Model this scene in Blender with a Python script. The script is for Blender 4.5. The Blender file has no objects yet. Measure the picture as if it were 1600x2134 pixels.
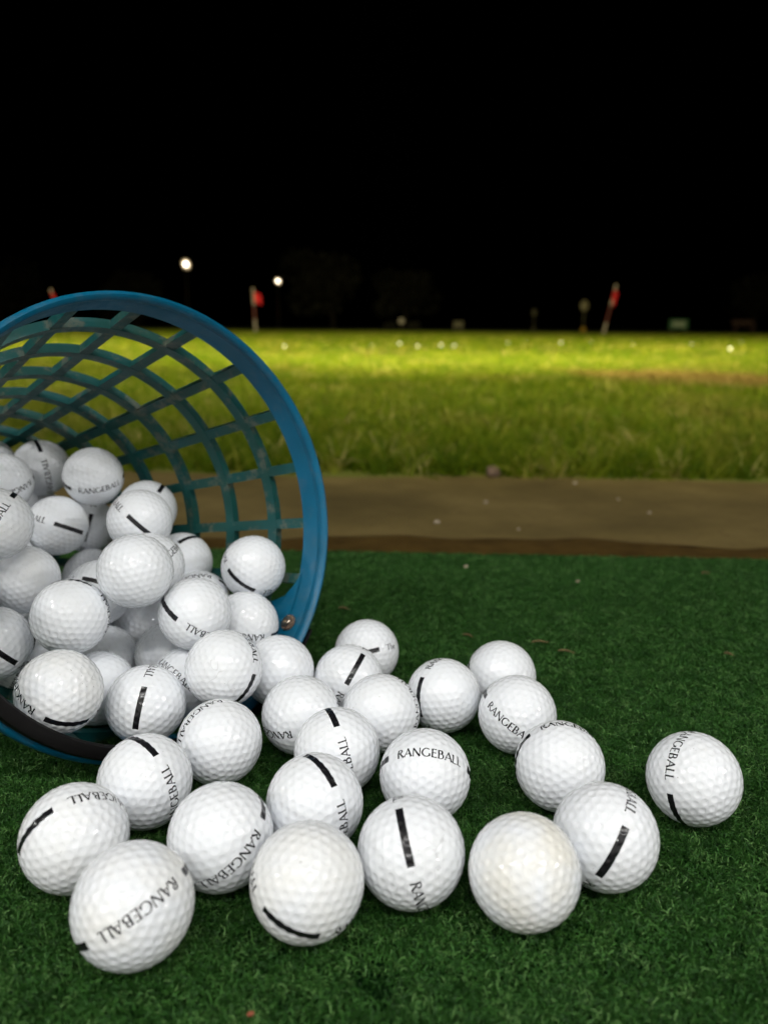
import bpy, bmesh, math, random
import numpy as np
from mathutils import Vector, Matrix, Quaternion

SC = bpy.context.scene
COL = SC.collection
R = 0.02135                      # golf ball radius, metres
rng = np.random.default_rng(11)
random.seed(4)

# ------------------------------------------------------------------ camera
cam_d = bpy.data.cameras.new('camera')
cam = bpy.data.objects.new('camera', cam_d)
COL.objects.link(cam)
right = Vector((0.9999705, 0.0014971, 0.0075320))
down = Vector((0.0076794, -0.1949459, -0.9807839))
fwd = Vector((0.0, 0.9808128, -0.1949517))
cam.matrix_world = Matrix(((right.x, -down.x, -fwd.x, 0.0),
                           (right.y, -down.y, -fwd.y, 0.0),
                           (right.z, -down.z, -fwd.z, 0.21358852),
                           (0, 0, 0, 1)))
cam_d.sensor_fit = 'VERTICAL'
cam_d.sensor_height = 9.6
cam_d.sensor_width = 7.2
cam_d.lens = 1620.0 / 2134.0 * 9.6
cam_d.clip_start = 0.01
cam_d.clip_end = 600.0
cam_d.dof.use_dof = True
cam_d.dof.focus_distance = 0.385
cam_d.dof.aperture_fstop = 2.0
cam_d.dof.aperture_blades = 0
SC.camera = cam

# ------------------------------------------------------------------ night sky
world = bpy.data.worlds.new('World')
SC.world = world
world.use_nodes = True
wn = world.node_tree.nodes
wl = world.node_tree.links
bg = wn['Background']
sky = wn.new('ShaderNodeTexSky')
sky.sky_type = 'NISHITA'
sky.sun_disc = False
sky.sun_elevation = math.radians(-9.0)
sky.sun_rotation = math.radians(200.0)
wl.new(sky.outputs['Color'], bg.inputs['Color'])
bg.inputs['Strength'].default_value = 0.05

# ------------------------------------------------------------------ lamps of the driving range, and added fill lamps
def tube(x, y, z, watts, aim, col=(1.0, 0.985, 0.965), sx=1.05, sy=0.032):
    l = bpy.data.lights.new('bay_or_fill_tube', 'AREA')
    l.shape = 'RECTANGLE'
    l.size = sx
    l.size_y = sy
    l.energy = watts
    l.color = col
    o = bpy.data.objects.new('bay_or_fill_tube', l)
    COL.objects.link(o)
    o.location = (x, y, z)
    dv = Vector(aim) - Vector((x, y, z))
    o.rotation_euler = dv.to_track_quat('-Z', 'Y').to_euler()
    return o
for tx, w in ((-1.55, 31.0), (0.0, 31.0), (1.55, 31.0)):
    tube(tx, -1.50, 2.28, w, (tx, -0.95, 0.0))
for tx in (-4.6, 4.6):  # side pair added out of view to fill the lower halves of the balls
    tube(tx, -1.4, 2.3, 60.0, (tx * 0.8, -0.7, 0.0))

def flood(x, y, z, watts, aim, size, blend, col):
    l = bpy.data.lights.new('roof_or_fill_flood', 'SPOT')
    l.energy = watts
    l.color = col
    l.spot_size = math.radians(size)
    l.spot_blend = blend
    l.shadow_soft_size = 0.12
    o = bpy.data.objects.new('roof_or_fill_flood', l)
    COL.objects.link(o)
    o.location = (x, y, z)
    dv = Vector(aim) - Vector((x, y, z))
    o.rotation_euler = dv.to_track_quat('-Z', 'Y').to_euler()
WARM = (1.0, 0.90, 0.42)
for fx, w, ay in ((-6.0, 11500.0, 15.0), (0.5, 14500.0, 18.5), (7.0, 13000.0, 16.0)):
    flood(fx, 0.4, 4.2, w, (fx * 1.3, ay, 0.5), 76.0, 0.9, WARM)
for fx in (-3.0, 0.8, 4.6):                      # unseen lower row added to brighten the grass in front of the bays
    flood(fx, 1.1, 3.4, 1250.0, (fx * 1.1, 6.2, 0.0), 112.0, 1.0, (1.0, 0.92, 0.50))

# ------------------------------------------------------------------ exposure / render
SC.view_settings.view_transform = 'Standard'
SC.view_settings.look = 'None'
SC.view_settings.exposure = 0.0
SC.view_settings.gamma = 1.0
SC.view_settings.use_curve_mapping = False
SC.cycles.use_denoising = True
SC.cycles.max_bounces = 8
SC.cycles.diffuse_bounces = 5
SC.cycles.glossy_bounces = 4
SC.cycles.sample_clamp_indirect = 6.0
SC.cycles.caustics_reflective = False
SC.cycles.caustics_refractive = False

# ------------------------------------------------------------------ helpers
def mat(name, base=(0.8, 0.8, 0.8), rough=0.5, **kw):
    m = bpy.data.materials.new(name)
    m.use_nodes = True
    b = m.node_tree.nodes['Principled BSDF']
    b.inputs['Base Color'].default_value = (*base, 1)
    b.inputs['Roughness'].default_value = rough
    for k, v in kw.items():
        b.inputs[k].default_value = v
    return m

def N(m, t, **props):
    n = m.node_tree.nodes.new(t)
    for k, v in props.items():
        setattr(n, k, v)
    return n

def link(m, a, b):
    m.node_tree.links.new(a, b)

def bsdf(m):
    return m.node_tree.nodes['Principled BSDF']

def coords(m, kind='Object'):
    return N(m, 'ShaderNodeTexCoord').outputs[kind]

def noise(m, scale, detail=4.0, rough=0.55, vec=None, dist=0.0):
    n = N(m, 'ShaderNodeTexNoise')
    n.inputs['Scale'].default_value = scale
    n.inputs['Detail'].default_value = detail
    n.inputs['Roughness'].default_value = rough
    n.inputs['Distortion'].default_value = dist
    if vec is not None:
        link(m, vec, n.inputs['Vector'])
    return n.outputs['Fac']

def ramp(m, fac, stops):
    r = N(m, 'ShaderNodeValToRGB')
    el = r.color_ramp.elements
    while len(el) < len(stops):
        el.new(0.5)
    for e, (p, c) in zip(el, stops):
        e.position = p
        e.color = (*c, 1) if len(c) == 3 else c
    link(m, fac, r.inputs['Fac'])
    return r.outputs['Color']

def mix(m, fac, a, b):
    n = N(m, 'ShaderNodeMix', data_type='RGBA')
    if isinstance(fac, float):
        n.inputs[0].default_value = fac
    else:
        link(m, fac, n.inputs[0])
    for s, v in ((6, a), (7, b)):
        if isinstance(v, tuple):
            n.inputs[s].default_value = (*v, 1)
        else:
            link(m, v, n.inputs[s])
    return n.outputs[2]

def math_(m, op, a, b=None):
    n = N(m, 'ShaderNodeMath', operation=op)
    for i, v in enumerate((a, b)):
        if v is None:
            continue
        if isinstance(v, (int, float)):
            n.inputs[i].default_value = v
        else:
            link(m, v, n.inputs[i])
    return n.outputs[0]

def bump(m, height, strength, dist):
    n = N(m, 'ShaderNodeBump')
    n.inputs['Strength'].default_value = strength
    n.inputs['Distance'].default_value = dist
    link(m, height, n.inputs['Height'])
    link(m, n.outputs['Normal'], bsdf(m).inputs['Normal'])

def mesh_from(name, V, F, smooth=False):
    me = bpy.data.meshes.new(name)
    me.from_pydata([tuple(map(float, v)) for v in V], [], [tuple(map(int, f)) for f in F])
    if smooth:
        me.polygons.foreach_set('use_smooth', np.ones(len(me.polygons), dtype=bool))
    me.update()
    return me

def obj(name, me, m=None, parent=None, loc=None, kind=None):
    o = bpy.data.objects.new(name, me)
    COL.objects.link(o)
    if m is not None and not me.materials:
        me.materials.append(m)
    if parent is not None:
        o.parent = parent
    if loc is not None:
        o.location = loc
    if kind:
        o['kind'] = kind
    return o

def tag(o, label, cat, group=None):
    o['label'] = label
    o['category'] = cat
    if group:
        o['group'] = group
    return o

def empty(name, loc):
    o = bpy.data.objects.new(name, None)
    COL.objects.link(o)
    o.location = loc
    o.empty_display_size = 0.01
    return o

def rough_mat(name, c1, c2, sc):
    m = mat(name, c1, 0.85)
    c = coords(m)
    nn = noise(m, sc, 5, 0.65, c)
    link(m, ramp(m, nn, [(0.35, c1), (0.65, c2)]), bsdf(m).inputs['Base Color'])
    bump(m, nn, 0.6, 0.002)
    return m

class MB:
    """collects vertices and faces for one mesh"""
    def __init__(self):
        self.V, self.F = [], []
    def add(self, V, F):
        k = len(self.V)
        self.V += [tuple(v) for v in V]
        self.F += [tuple(i + k for i in f) for f in F]
    def grid(self, P, closed_u=False, closed_v=False):
        P = np.asarray(P, float)
        nu, nv = P.shape[:2]
        F = []
        for i in range(nu if closed_u else nu - 1):
            for j in range(nv if closed_v else nv - 1):
                a, b = i, (i + 1) % nu
                c, d = j, (j + 1) % nv
                F.append((a * nv + c, b * nv + c, b * nv + d, a * nv + d))
        self.add(P.reshape(-1, 3), F)
    def tube(self, pts, rad, seg=10, caps=True):
        pts = [Vector(p) for p in pts]
        rings = []
        for i, p in enumerate(pts):
            t = (pts[min(i + 1, len(pts) - 1)] - pts[max(i - 1, 0)]).normalized()
            u = t.cross(Vector((0.31, 0.92, 0.2))).normalized()
            v = t.cross(u)
            r = rad[i] if hasattr(rad, '__len__') else rad
            rings.append([p + u * (r * math.cos(a)) + v * (r * math.sin(a))
                          for a in np.linspace(0, 2 * math.pi, seg, endpoint=False)])
        k = len(self.V)
        self.grid([[tuple(q) for q in r] for r in rings], closed_v=True)
        if caps:
            self.F.append(tuple(k + i for i in reversed(range(seg))))
            self.F.append(tuple(k + (len(pts) - 1) * seg + i for i in range(seg)))
    def box(self, c, s, rot=0.0):
        cx, cy, cz = c
        x, y, z = s[0] / 2, s[1] / 2, s[2] / 2
        ca, sa = math.cos(rot), math.sin(rot)
        V = []
        for dz in (-z, z):
            for dx, dy in ((-x, -y), (x, -y), (x, y), (-x, y)):
                V.append((cx + dx * ca - dy * sa, cy + dx * sa + dy * ca, cz + dz))
        self.add(V, [(3, 2, 1, 0), (4, 5, 6, 7), (0, 1, 5, 4), (1, 2, 6, 5), (2, 3, 7, 6), (3, 0, 4, 7)])
    def mesh(self, name, smooth=False):
        return mesh_from(name, self.V, self.F, smooth)

def smooth_angle(o, deg=35):
    me = o.data
    me.polygons.foreach_set('use_smooth', np.ones(len(me.polygons), dtype=bool))
    bm = bmesh.new()
    bm.from_mesh(me)
    lim = math.radians(deg)
    for e in bm.edges:
        if len(e.link_faces) == 2 and e.calc_face_angle(0.0) > lim:
            e.smooth = False
    bm.to_mesh(me)
    bm.free()

def scatter(o, variants, density, seed, smin, smax, tilt=0.25, material=None):
    """geometry nodes: stand tuft variants on the faces of o"""
    coll = bpy.data.collections.new(o.name + '_tufts')
    for i, me in enumerate(variants):
        v = bpy.data.objects.new('tuft', me)
        coll.objects.link(v)
    g = bpy.data.node_groups.new(o.name + '_scatter', 'GeometryNodeTree')
    g.interface.new_socket('Geometry', in_out='INPUT', socket_type='NodeSocketGeometry')
    g.interface.new_socket('Geometry', in_out='OUTPUT', socket_type='NodeSocketGeometry')
    n = g.nodes
    gi, go = n.new('NodeGroupInput'), n.new('NodeGroupOutput')
    dp = n.new('GeometryNodeDistributePointsOnFaces')
    dp.inputs['Density'].default_value = density
    dp.inputs['Seed'].default_value = seed
    ci = n.new('GeometryNodeCollectionInfo')
    ci.inputs['Collection'].default_value = coll
    ci.inputs['Separate Children'].default_value = True
    ci.inputs['Reset Children'].default_value = True
    ip = n.new('GeometryNodeInstanceOnPoints')
    ip.inputs['Pick Instance'].default_value = True
    rv = n.new('FunctionNodeRandomValue')
    rv.data_type = 'FLOAT_VECTOR'
    rv.inputs[0].default_value = (-tilt, -tilt, 0.0)
    rv.inputs[1].default_value = (tilt, tilt, 2 * math.pi)
    rv.inputs['Seed'].default_value = seed + 1
    rs = n.new('FunctionNodeRandomValue')
    rs.data_type = 'FLOAT'
    rs.inputs[2].default_value = smin
    rs.inputs[3].default_value = smax
    rs.inputs['Seed'].default_value = seed + 2
    L = g.links.new
    L(gi.outputs[0], dp.inputs['Mesh'])
    L(dp.outputs['Points'], ip.inputs['Points'])
    L(ci.outputs[0], ip.inputs['Instance'])
    L(rv.outputs[0], ip.inputs['Rotation'])
    L(rs.outputs[1], ip.inputs['Scale'])
    L(ip.outputs[0], go.inputs[0])
    md = o.modifiers.new('scatter', 'NODES')
    md.node_group = g

def blades(name, n, spread, lmin, lmax, w, curl, segs, m, seed, lean=0.5, taper=0.25):
    """one tuft of n bent grass blades"""
    r = np.random.default_rng(seed)
    mb = MB()
    for _ in range(n):
        a = r.uniform(0, 2 * math.pi)
        d = spread * math.sqrt(r.uniform(0, 1))
        p = np.array([d * math.cos(a), d * math.sin(a), 0.0])
        h = r.uniform(0, 2 * math.pi)
        el = math.pi / 2 - abs(r.normal(0, lean))
        ln = r.uniform(lmin, lmax)
        tw = r.uniform(-curl, curl)
        bend = r.uniform(0.1, 1.0) * curl
        roll = r.uniform(0, math.pi)
        P = []
        for s in range(segs + 1):
            f = s / segs
            dirv = np.array([math.cos(el) * math.cos(h), math.cos(el) * math.sin(h), math.sin(el)])
            side = np.array([-math.sin(h), math.cos(h), 0.0])
            up = np.cross(dirv, side)
            sv = side * math.cos(roll) + up * math.sin(roll)
            ww = w * r.uniform(0.9, 1.1) * (1 - (1 - taper) * f ** 1.5) * 0.5
            P.append([p - sv * ww, p + sv * ww])
            p = p + dirv * (ln / segs)
            el -= bend / segs * 1.6
            h += tw / segs
        mb.grid(P)
    me = mb.mesh(name, smooth=True)
    me.materials.append(m)
    return me

# ------------------------------------------------------------------ ground: mat, slab, strip, field
def mat_edge(x):
    return 0.8505 - 0.0455 * x

M_backing = mat('turf_backing', (0.003, 0.012, 0.003), 1.0)
bsdf(M_backing).inputs['Specular IOR Level'].default_value = 0.0
M_turf = mat('turf_fibre', (0.02, 0.08, 0.03), 0.5)
oi = N(M_turf, 'ShaderNodeObjectInfo')
link(M_turf, ramp(M_turf, oi.outputs['Random'], [(0.0, (0.012, 0.045, 0.007)), (0.5, (0.020, 0.078, 0.012)),
                                                 (0.82, (0.042, 0.130, 0.022)), (1.0, (0.120, 0.240, 0.070))]),
     bsdf(M_turf).inputs['Base Color'])
bsdf(M_turf).inputs['Specular IOR Level'].default_value = 0.16

x0, x1, yn = -1.5, 1.6, -0.7
mb = MB()
zt, zb = -0.0032, -0.016
V = [(x0, yn, zb), (x1, yn, zb), (x1, mat_edge(x1), zb), (x0, mat_edge(x0), zb),
     (x0, yn, zt), (x1, yn, zt), (x1, mat_edge(x1), zt), (x0, mat_edge(x0), zt)]
mb.add(V, [(3, 2, 1, 0), (4, 5, 6, 7), (0, 1, 5, 4), (1, 2, 6, 5), (2, 3, 7, 6), (3, 0, 4, 7)])
turf = tag(obj('turf_mat', mb.mesh('turf_mat'), M_backing),
           'green artificial turf hitting mat that the basket and balls lie on', 'mat')
# faces that carry fibres (only what a step to the side could show)
mb = MB()
fx0, fx1, fy = -0.62, 0.72, 0.10
nx, ny = 6, 4
P = [[(fx0 + (fx1 - fx0) * i / nx, fy + (mat_edge(fx0 + (fx1 - fx0) * i / nx) - 0.002 - fy) * j / ny, zt + 0.0004)
      for j in range(ny + 1)] for i in range(nx + 1)]
mb.grid(P)
fib = obj('turf_fibres', mb.mesh('turf_fibres'), M_turf, parent=turf, kind='stuff')
tv = [blades('turf_tuft', 15, 0.0048, 0.0026, 0.0048, 0.00042, 2.8, 4, M_turf, 100 + i, lean=0.55, taper=0.6) for i in range(8)]
scatter(fib, tv, 175000.0, 3, 0.8, 1.12, tilt=0.3)

# concrete apron below the mat edge
M_conc = mat('worn_concrete', (0.2, 0.14, 0.06), 0.95)
bsdf(M_conc).inputs['Specular IOR Level'].default_value = 0.2
c = coords(M_conc)
n1 = noise(M_conc, 4.5, 6, 0.6, c)
n2 = noise(M_conc, 70.0, 5, 0.65, c)
n3 = noise(M_conc, 600.0, 2, 0.6, c)
col = ramp(M_conc, n1, [(0.3, (0.100, 0.073, 0.022)), (0.5, (0.148, 0.108, 0.034)), (0.68, (0.200, 0.147, 0.050))])
col = mix(M_conc, math_(M_conc, 'MULTIPLY', math_(M_conc, 'GREATER_THAN', n2, 0.60), 0.35), col, (0.10, 0.062, 0.022))
link(M_conc, col, bsdf(M_conc).inputs['Base Color'])
bump(M_conc, math_(M_conc, 'ADD', n3, math_(M_conc, 'MULTIPLY', n2, 2.0)), 0.5, 0.002)

def apron_far(x):
    return 1.553 - 0.045 * x + 0.006 * math.sin(9 * x + 1) + 0.004 * math.sin(23 * x)
xs = np.linspace(-2.5, 4.0, 110)
mb = MB()
mb.grid([[(x, mat_edge(x) - 0.25 + (apron_far(x) - mat_edge(x) + 0.25) * j / 14,
           -0.020 + 0.0012 * math.sin(7 * x + j * 1.3) * math.sin(j)) for j in range(15)] for x in xs])
obj('concrete_apron', mb.mesh('concrete_apron', True), M_conc, kind='structure')

M_strip = mat('strip_brown', (0.06, 0.028, 0.010), 1.0)  # dark reddish-brown strip with a wavy far edge
bsdf(M_strip).inputs['Specular IOR Level'].default_value = 0.1
c = coords(M_strip)
n1 = noise(M_strip, 22.0, 6, 0.65, c)
link(M_strip, ramp(M_strip, n1, [(0.3, (0.050, 0.029, 0.006)), (0.7, (0.100, 0.060, 0.013))]), bsdf(M_strip).inputs['Base Color'])
bump(M_strip, noise(M_strip, 260.0, 4, 0.7, c), 0.8, 0.003)
def strip_far(x):
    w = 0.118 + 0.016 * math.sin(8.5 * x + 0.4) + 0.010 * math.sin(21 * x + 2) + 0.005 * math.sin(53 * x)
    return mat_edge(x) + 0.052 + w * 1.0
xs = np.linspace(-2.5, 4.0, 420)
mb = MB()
mb.grid([[(x, mat_edge(x) - 0.2 + (strip_far(x) - mat_edge(x) + 0.2) * t,
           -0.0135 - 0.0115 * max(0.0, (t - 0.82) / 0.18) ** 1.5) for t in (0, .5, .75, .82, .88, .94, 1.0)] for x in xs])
obj('brown_strip', mb.mesh('brown_strip', True), M_strip, kind='structure')

# unseen floor, wall and roof added behind the camera to bounce fill light
M_bounce = mat('bounce_white', (0.82, 0.82, 0.81), 0.8)
bump(M_bounce, noise(M_bounce, 60.0, 4, 0.6, coords(M_bounce)), 0.3, 0.003)
mb = MB()
mb.grid([[(x, y, -0.0175) for y in (-2.2, -1.4, -0.69)] for x in (-6.0, -2.0, 2.0, 6.0)])
M_floor = rough_mat('bounce_floor_concrete', (0.34, 0.33, 0.30), (0.42, 0.40, 0.37), 7.0)
obj('bounce_floor', mb.mesh('bounce_floor'), M_floor, kind='structure')
mb = MB()
mb.box((0, -2.28, 1.42), (12.0, 0.16, 2.88))
obj('bounce_wall', mb.mesh('bounce_wall'), M_bounce, kind='structure')

mb = MB()
mb.box((0, -1.00, 2.93), (12.0, 2.72, 0.12))  # roof slab added out of view to bounce light down
obj('bounce_roof', mb.mesh('bounce_roof'), M_bounce, kind='structure')

# rising range field
S, Z0, Y0 = 0.0386, -0.020, 1.55
def fz(x, y):
    b = 0.010 * math.sin(1.7 * x + 0.6 * y) * math.sin(1.1 * y - 0.5 * x) + 0.006 * math.sin(4.1 * x + 2.2 * y)
    return Z0 + S * (y - Y0) + b * min(1.0, max(0.0, (y - 1.7) / 1.5))
M_field = mat('field_soil_grass', (0.05, 0.06, 0.01), 0.9)
c = coords(M_field)
n1 = noise(M_field, 0.9, 5, 0.6, c)
n2 = noise(M_field, 14.0, 5, 0.7, c)
col = ramp(M_field, n1, [(0.3, (0.09, 0.115, 0.006)), (0.5, (0.15, 0.165, 0.008)), (0.7, (0.18, 0.165, 0.012))])
col = mix(M_field, math_(M_field, 'MULTIPLY', n2, 0.5), col, (0.035, 0.045, 0.006))
link(M_field, col, bsdf(M_field).inputs['Base Color'])
bump(M_field, n2, 0.6, 0.02)
ys = np.concatenate([np.linspace(1.44, 8, 50), np.linspace(8.4, 30, 40), np.linspace(32, 95, 30)])
us = np.linspace(-1, 1, 81)
mb = MB()
mb.grid([[(u * (3.0 + 1.1 * y) + 0.02 * y, y - (0.045 * u * 3.0 if y < 1.6 else 0.0), fz(u * (3.0 + 1.1 * y), y)) for y in ys] for u in us])
obj('field', mb.mesh('field', True), M_field, kind='structure')
# dark land beyond the range
M_land = mat('dark_land', (0.010, 0.011, 0.006), 0.95)
mb = MB()
mb.grid([[(x, y, 2.9 + S * (y - 95) * 0.6) for y in (93.0, 180.0, 420.0)] for x in (-420.0, -120.0, 120.0, 420.0)])
obj('far_ground', mb.mesh('far_ground'), M_land, kind='structure')

# grass
M_grass = mat('field_grass', (0.1, 0.12, 0.015), 0.6)
oi = N(M_grass, 'ShaderNodeObjectInfo')
c = N(M_grass, 'ShaderNodeNewGeometry').outputs['Position']
pn = noise(M_grass, 1.3, 4, 0.6, c)
gA = ramp(M_grass, oi.outputs['Random'], [(0.0, (0.055, 0.110, 0.004)), (0.45, (0.125, 0.190, 0.006)),
                                          (0.8, (0.195, 0.240, 0.012)), (0.93, (0.30, 0.29, 0.040)), (1.0, (0.50, 0.43, 0.15))])
gB = ramp(M_grass, oi.outputs['Random'], [(0.0, (0.15, 0.105, 0.022)), (0.6, (0.27, 0.190, 0.052)), (1.0, (0.42, 0.30, 0.11))])
# a worn dry patch of its own place and outline in the field
sep = N(M_grass, 'ShaderNodeSeparateXYZ')
link(M_grass, c, sep.inputs[0])
dx = math_(M_grass, 'MULTIPLY', math_(M_grass, 'SUBTRACT', sep.outputs[0], 1.80), 1.0)
dy = math_(M_grass, 'MULTIPLY', math_(M_grass, 'SUBTRACT', sep.outputs[1], 4.45), 0.75)
d2 = math_(M_grass, 'SQRT', math_(M_grass, 'ADD', math_(M_grass, 'MULTIPLY', dx, dx), math_(M_grass, 'MULTIPLY', dy, dy)))
pm = math_(M_grass, 'ADD', d2, math_(M_grass, 'MULTIPLY', math_(M_grass, 'SUBTRACT', pn, 0.5), 1.4))
dry = ramp(M_grass, pm, [(0.45, (1, 1, 1)), (0.75, (0, 0, 0))])
dryb = math_(M_grass, 'MULTIPLY', ramp(M_grass, pn, [(0.52, (0, 0, 0)), (0.68, (1, 1, 1))]), 0.45)
link(M_grass, mix(M_grass, math_(M_grass, 'MAXIMUM', dry, dryb), gA, gB), bsdf(M_grass).inputs['Base Color'])
bsdf(M_grass).inputs['Specular IOR Level'].default_value = 0.12
tr = N(M_grass, 'ShaderNodeBsdfTranslucent')
link(M_grass, bsdf(M_grass).inputs['Base Color'].links[0].from_socket, tr.inputs['Color'])
mx = N(M_grass, 'ShaderNodeMixShader')
mx.inputs[0].default_value = 0.38
link(M_grass, bsdf(M_grass).outputs[0], mx.inputs[1])
link(M_grass, tr.outputs[0], mx.inputs[2])
link(M_grass, mx.outputs[0], M_grass.node_tree.nodes['Material Output'].inputs['Surface'])

def field_patch(name, y0, y1, variants, dens, seed, smin, smax, wk=0.62):
    ys = np.linspace(y0, y1, 14)
    us = np.linspace(-1, 1, 15)
    mb = MB()
    mb.grid([[(u * (0.55 + wk * y), (y if y0 > 1.7 or y > y0 + 1e-6 else apron_far(u * (0.55 + wk * y)) + 0.004), fz(u * (0.55 + wk * y), y) - 0.003)
              for y in ys] for u in us])
    o = obj(name, mb.mesh(name), M_grass, kind='stuff')
    o['label'] = 'green range grass growing from the concrete edge outward' if y0 < 2 else 'sunlit-looking floodlit grass of the range field'
    scatter(o, variants, dens, seed, smin, smax, tilt=0.2)
    return o
gv = [blades('grass_tuft', 16, 0.024, 0.026, 0.078, 0.0034, 1.1, 4, M_grass, 300 + i, lean=0.5, taper=0.15) for i in range(8)]
gv2 = [blades('grass_tuft', 18, 0.055, 0.02, 0.05, 0.0055, 1.0, 2, M_grass, 340 + i, lean=0.55, taper=0.15) for i in range(6)]
gv3 = [blades('grass_tuft', 22, 0.16, 0.02, 0.055, 0.014, 0.9, 2, M_grass, 380 + i, lean=0.6, taper=0.2) for i in range(6)]
field_patch('near_grass', 1.55, 3.2, gv, 2100.0, 5, 0.6, 1.15)
field_patch('middle_grass', 3.2, 8.0, gv2, 520.0, 6, 0.7, 1.25)
field_patch('far_grass', 8.0, 40.0, gv3, 34.0, 7, 0.7, 1.2, wk=0.6)

# ------------------------------------------------------------------ golf balls
PHI = (1 + 5 ** 0.5) / 2
def dimple_centres(freq=6):
    base = [(-1, PHI, 0), (1, PHI, 0), (-1, -PHI, 0), (1, -PHI, 0), (0, -1, PHI), (0, 1, PHI),
            (0, -1, -PHI), (0, 1, -PHI), (PHI, 0, -1), (PHI, 0, 1), (-PHI, 0, -1), (-PHI, 0, 1)]
    fc = [(0, 11, 5), (0, 5, 1), (0, 1, 7), (0, 7, 10), (0, 10, 11), (1, 5, 9), (5, 11, 4), (11, 10, 2), (10, 7, 6), (7, 1, 8),
          (3, 9, 4), (3, 4, 2), (3, 2, 6), (3, 6, 8), (3, 8, 9), (4, 9, 5), (2, 4, 11), (6, 2, 10), (8, 6, 7), (9, 8, 1)]
    B = np.array(base, float)
    B /= np.linalg.norm(B, axis=1)[:, None]
    out = {}
    for f in fc:
        for i in range(freq + 1):
            for j in range(freq + 1 - i):
                k = freq - i - j
                # slerp-like spacing keeps the dimples nearly equal
                w = [math.sin(t / freq * 1.1071) for t in (i, j, k)]
                p = B[f[0]] * w[0] + B[f[1]] * w[1] + B[f[2]] * w[2]
                p /= np.linalg.norm(p)
                out[tuple(np.round(p, 4))] = p
    return np.array(list(out.values()))
DC = dimple_centres(6)
ax = Vector((0.3, 0.5, 0.81)).normalized()
DC = DC @ np.array(Matrix.Rotation(0.47, 3, ax)).T
DA, DD = 0.0780, 0.00030
def surf(n):
    """radius of the dimpled ball along unit vectors n"""
    t = np.empty(len(n))
    for i in range(0, len(n), 8000):
        t[i:i + 8000] = np.arccos(np.clip(np.max(n[i:i + 8000] @ DC.T, axis=1), -1, 1))
    u = t / DA
    p = 1 - u * u
    k = 0.14                     # rounded dimple edge
    prof = np.where(np.abs(p) < k, (p + k) ** 2 / (4 * k), np.maximum(p, 0))
    return R - DD * prof

bm = bmesh.new()
bmesh.ops.create_icosphere(bm, subdivisions=8, radius=1.0)
me_ball = bpy.data.meshes.new('golf_ball')
bm.to_mesh(me_ball)
bm.free()
co = np.empty(len(me_ball.vertices) * 3)
me_ball.vertices.foreach_get('co', co)
n = co.reshape(-1, 3)
n /= np.linalg.norm(n, axis=1)[:, None]
me_ball.vertices.foreach_set('co', (n * surf(n)[:, None]).ravel())
me_ball.polygons.foreach_set('use_smooth', np.ones(len(me_ball.polygons), dtype=bool))
me_ball.update()

M_ball = mat('ball_white', (0.825, 0.850, 0.890), 0.09)
c = coords(M_ball)
oi = N(M_ball, 'ShaderNodeObjectInfo')
vadd = N(M_ball, 'ShaderNodeVectorMath', operation='ADD')
link(M_ball, c, vadd.inputs[0])
cmb = N(M_ball, 'ShaderNodeCombineXYZ')
link(M_ball, oi.outputs['Random'], cmb.inputs[0])
link(M_ball, math_(M_ball, 'MULTIPLY', oi.outputs['Random'], 7.3), cmb.inputs[1])
link(M_ball, cmb.outputs[0], vadd.inputs[1])
pv = vadd.outputs[0]
at = N(M_ball, 'ShaderNodeAttribute', attribute_type='OBJECT', attribute_name='yellowing')
n1 = noise(M_ball, 38.0, 3, 0.55, pv)
n2 = noise(M_ball, 140.0, 4, 0.65, pv)
n3 = noise(M_ball, 900.0, 2, 0.5, pv)
yel = math_(M_ball, 'MULTIPLY', ramp(M_ball, n1, [(0.40, (0, 0, 0)), (0.66, (1, 1, 1))]), at.outputs['Fac'])
col = mix(M_ball, yel, (0.825, 0.850, 0.890), (0.80, 0.735, 0.545))
smu = math_(M_ball, 'MULTIPLY', ramp(M_ball, n2, [(0.60, (0, 0, 0)), (0.80, (1, 1, 1))]), 0.22)
col = mix(M_ball, smu, col, (0.60, 0.57, 0.50))
spk = math_(M_ball, 'MULTIPLY', math_(M_ball, 'MULTIPLY', math_(M_ball, 'GREATER_THAN', n3, 0.73), math_(M_ball, 'GREATER_THAN', n1, 0.56)), 0.55)
col = mix(M_ball, spk, col, (0.16, 0.15, 0.13))
n4 = noise(M_ball, 75.0, 1, 0.4, pv)
hair = math_(M_ball, 'LESS_THAN', math_(M_ball, 'ABSOLUTE', math_(M_ball, 'SUBTRACT', n4, 0.5)), 0.0045)
hair = math_(M_ball, 'MULTIPLY', math_(M_ball, 'MULTIPLY', hair, math_(M_ball, 'GREATER_THAN', n1, 0.66)), 0.28)
col = mix(M_ball, hair, col, (0.30, 0.30, 0.30))
link(M_ball, col, bsdf(M_ball).inputs['Base Color'])
link(M_ball, ramp(M_ball, n2, [(0.35, (0.025,) * 3), (0.80, (0.10,) * 3)]), bsdf(M_ball).inputs['Roughness'])
me_ball.materials.append(M_ball)

M_ink = mat('black_ink', (0.010, 0.010, 0.012), 0.22)

def on_ball(s, t, lift):
    """s along the equator, t towards the pole, both in metres"""
    s, t = np.asarray(s, float), np.asarray(t, float)
    a, b = s / R, t / R
    nn = np.stack([np.cos(a) * np.cos(b), np.sin(a) * np.cos(b), np.sin(b)], -1)
    sh = nn.shape
    nn = nn.reshape(-1, 3)
    return (nn * (surf(nn) + lift)[:, None]).reshape(sh)

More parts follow.
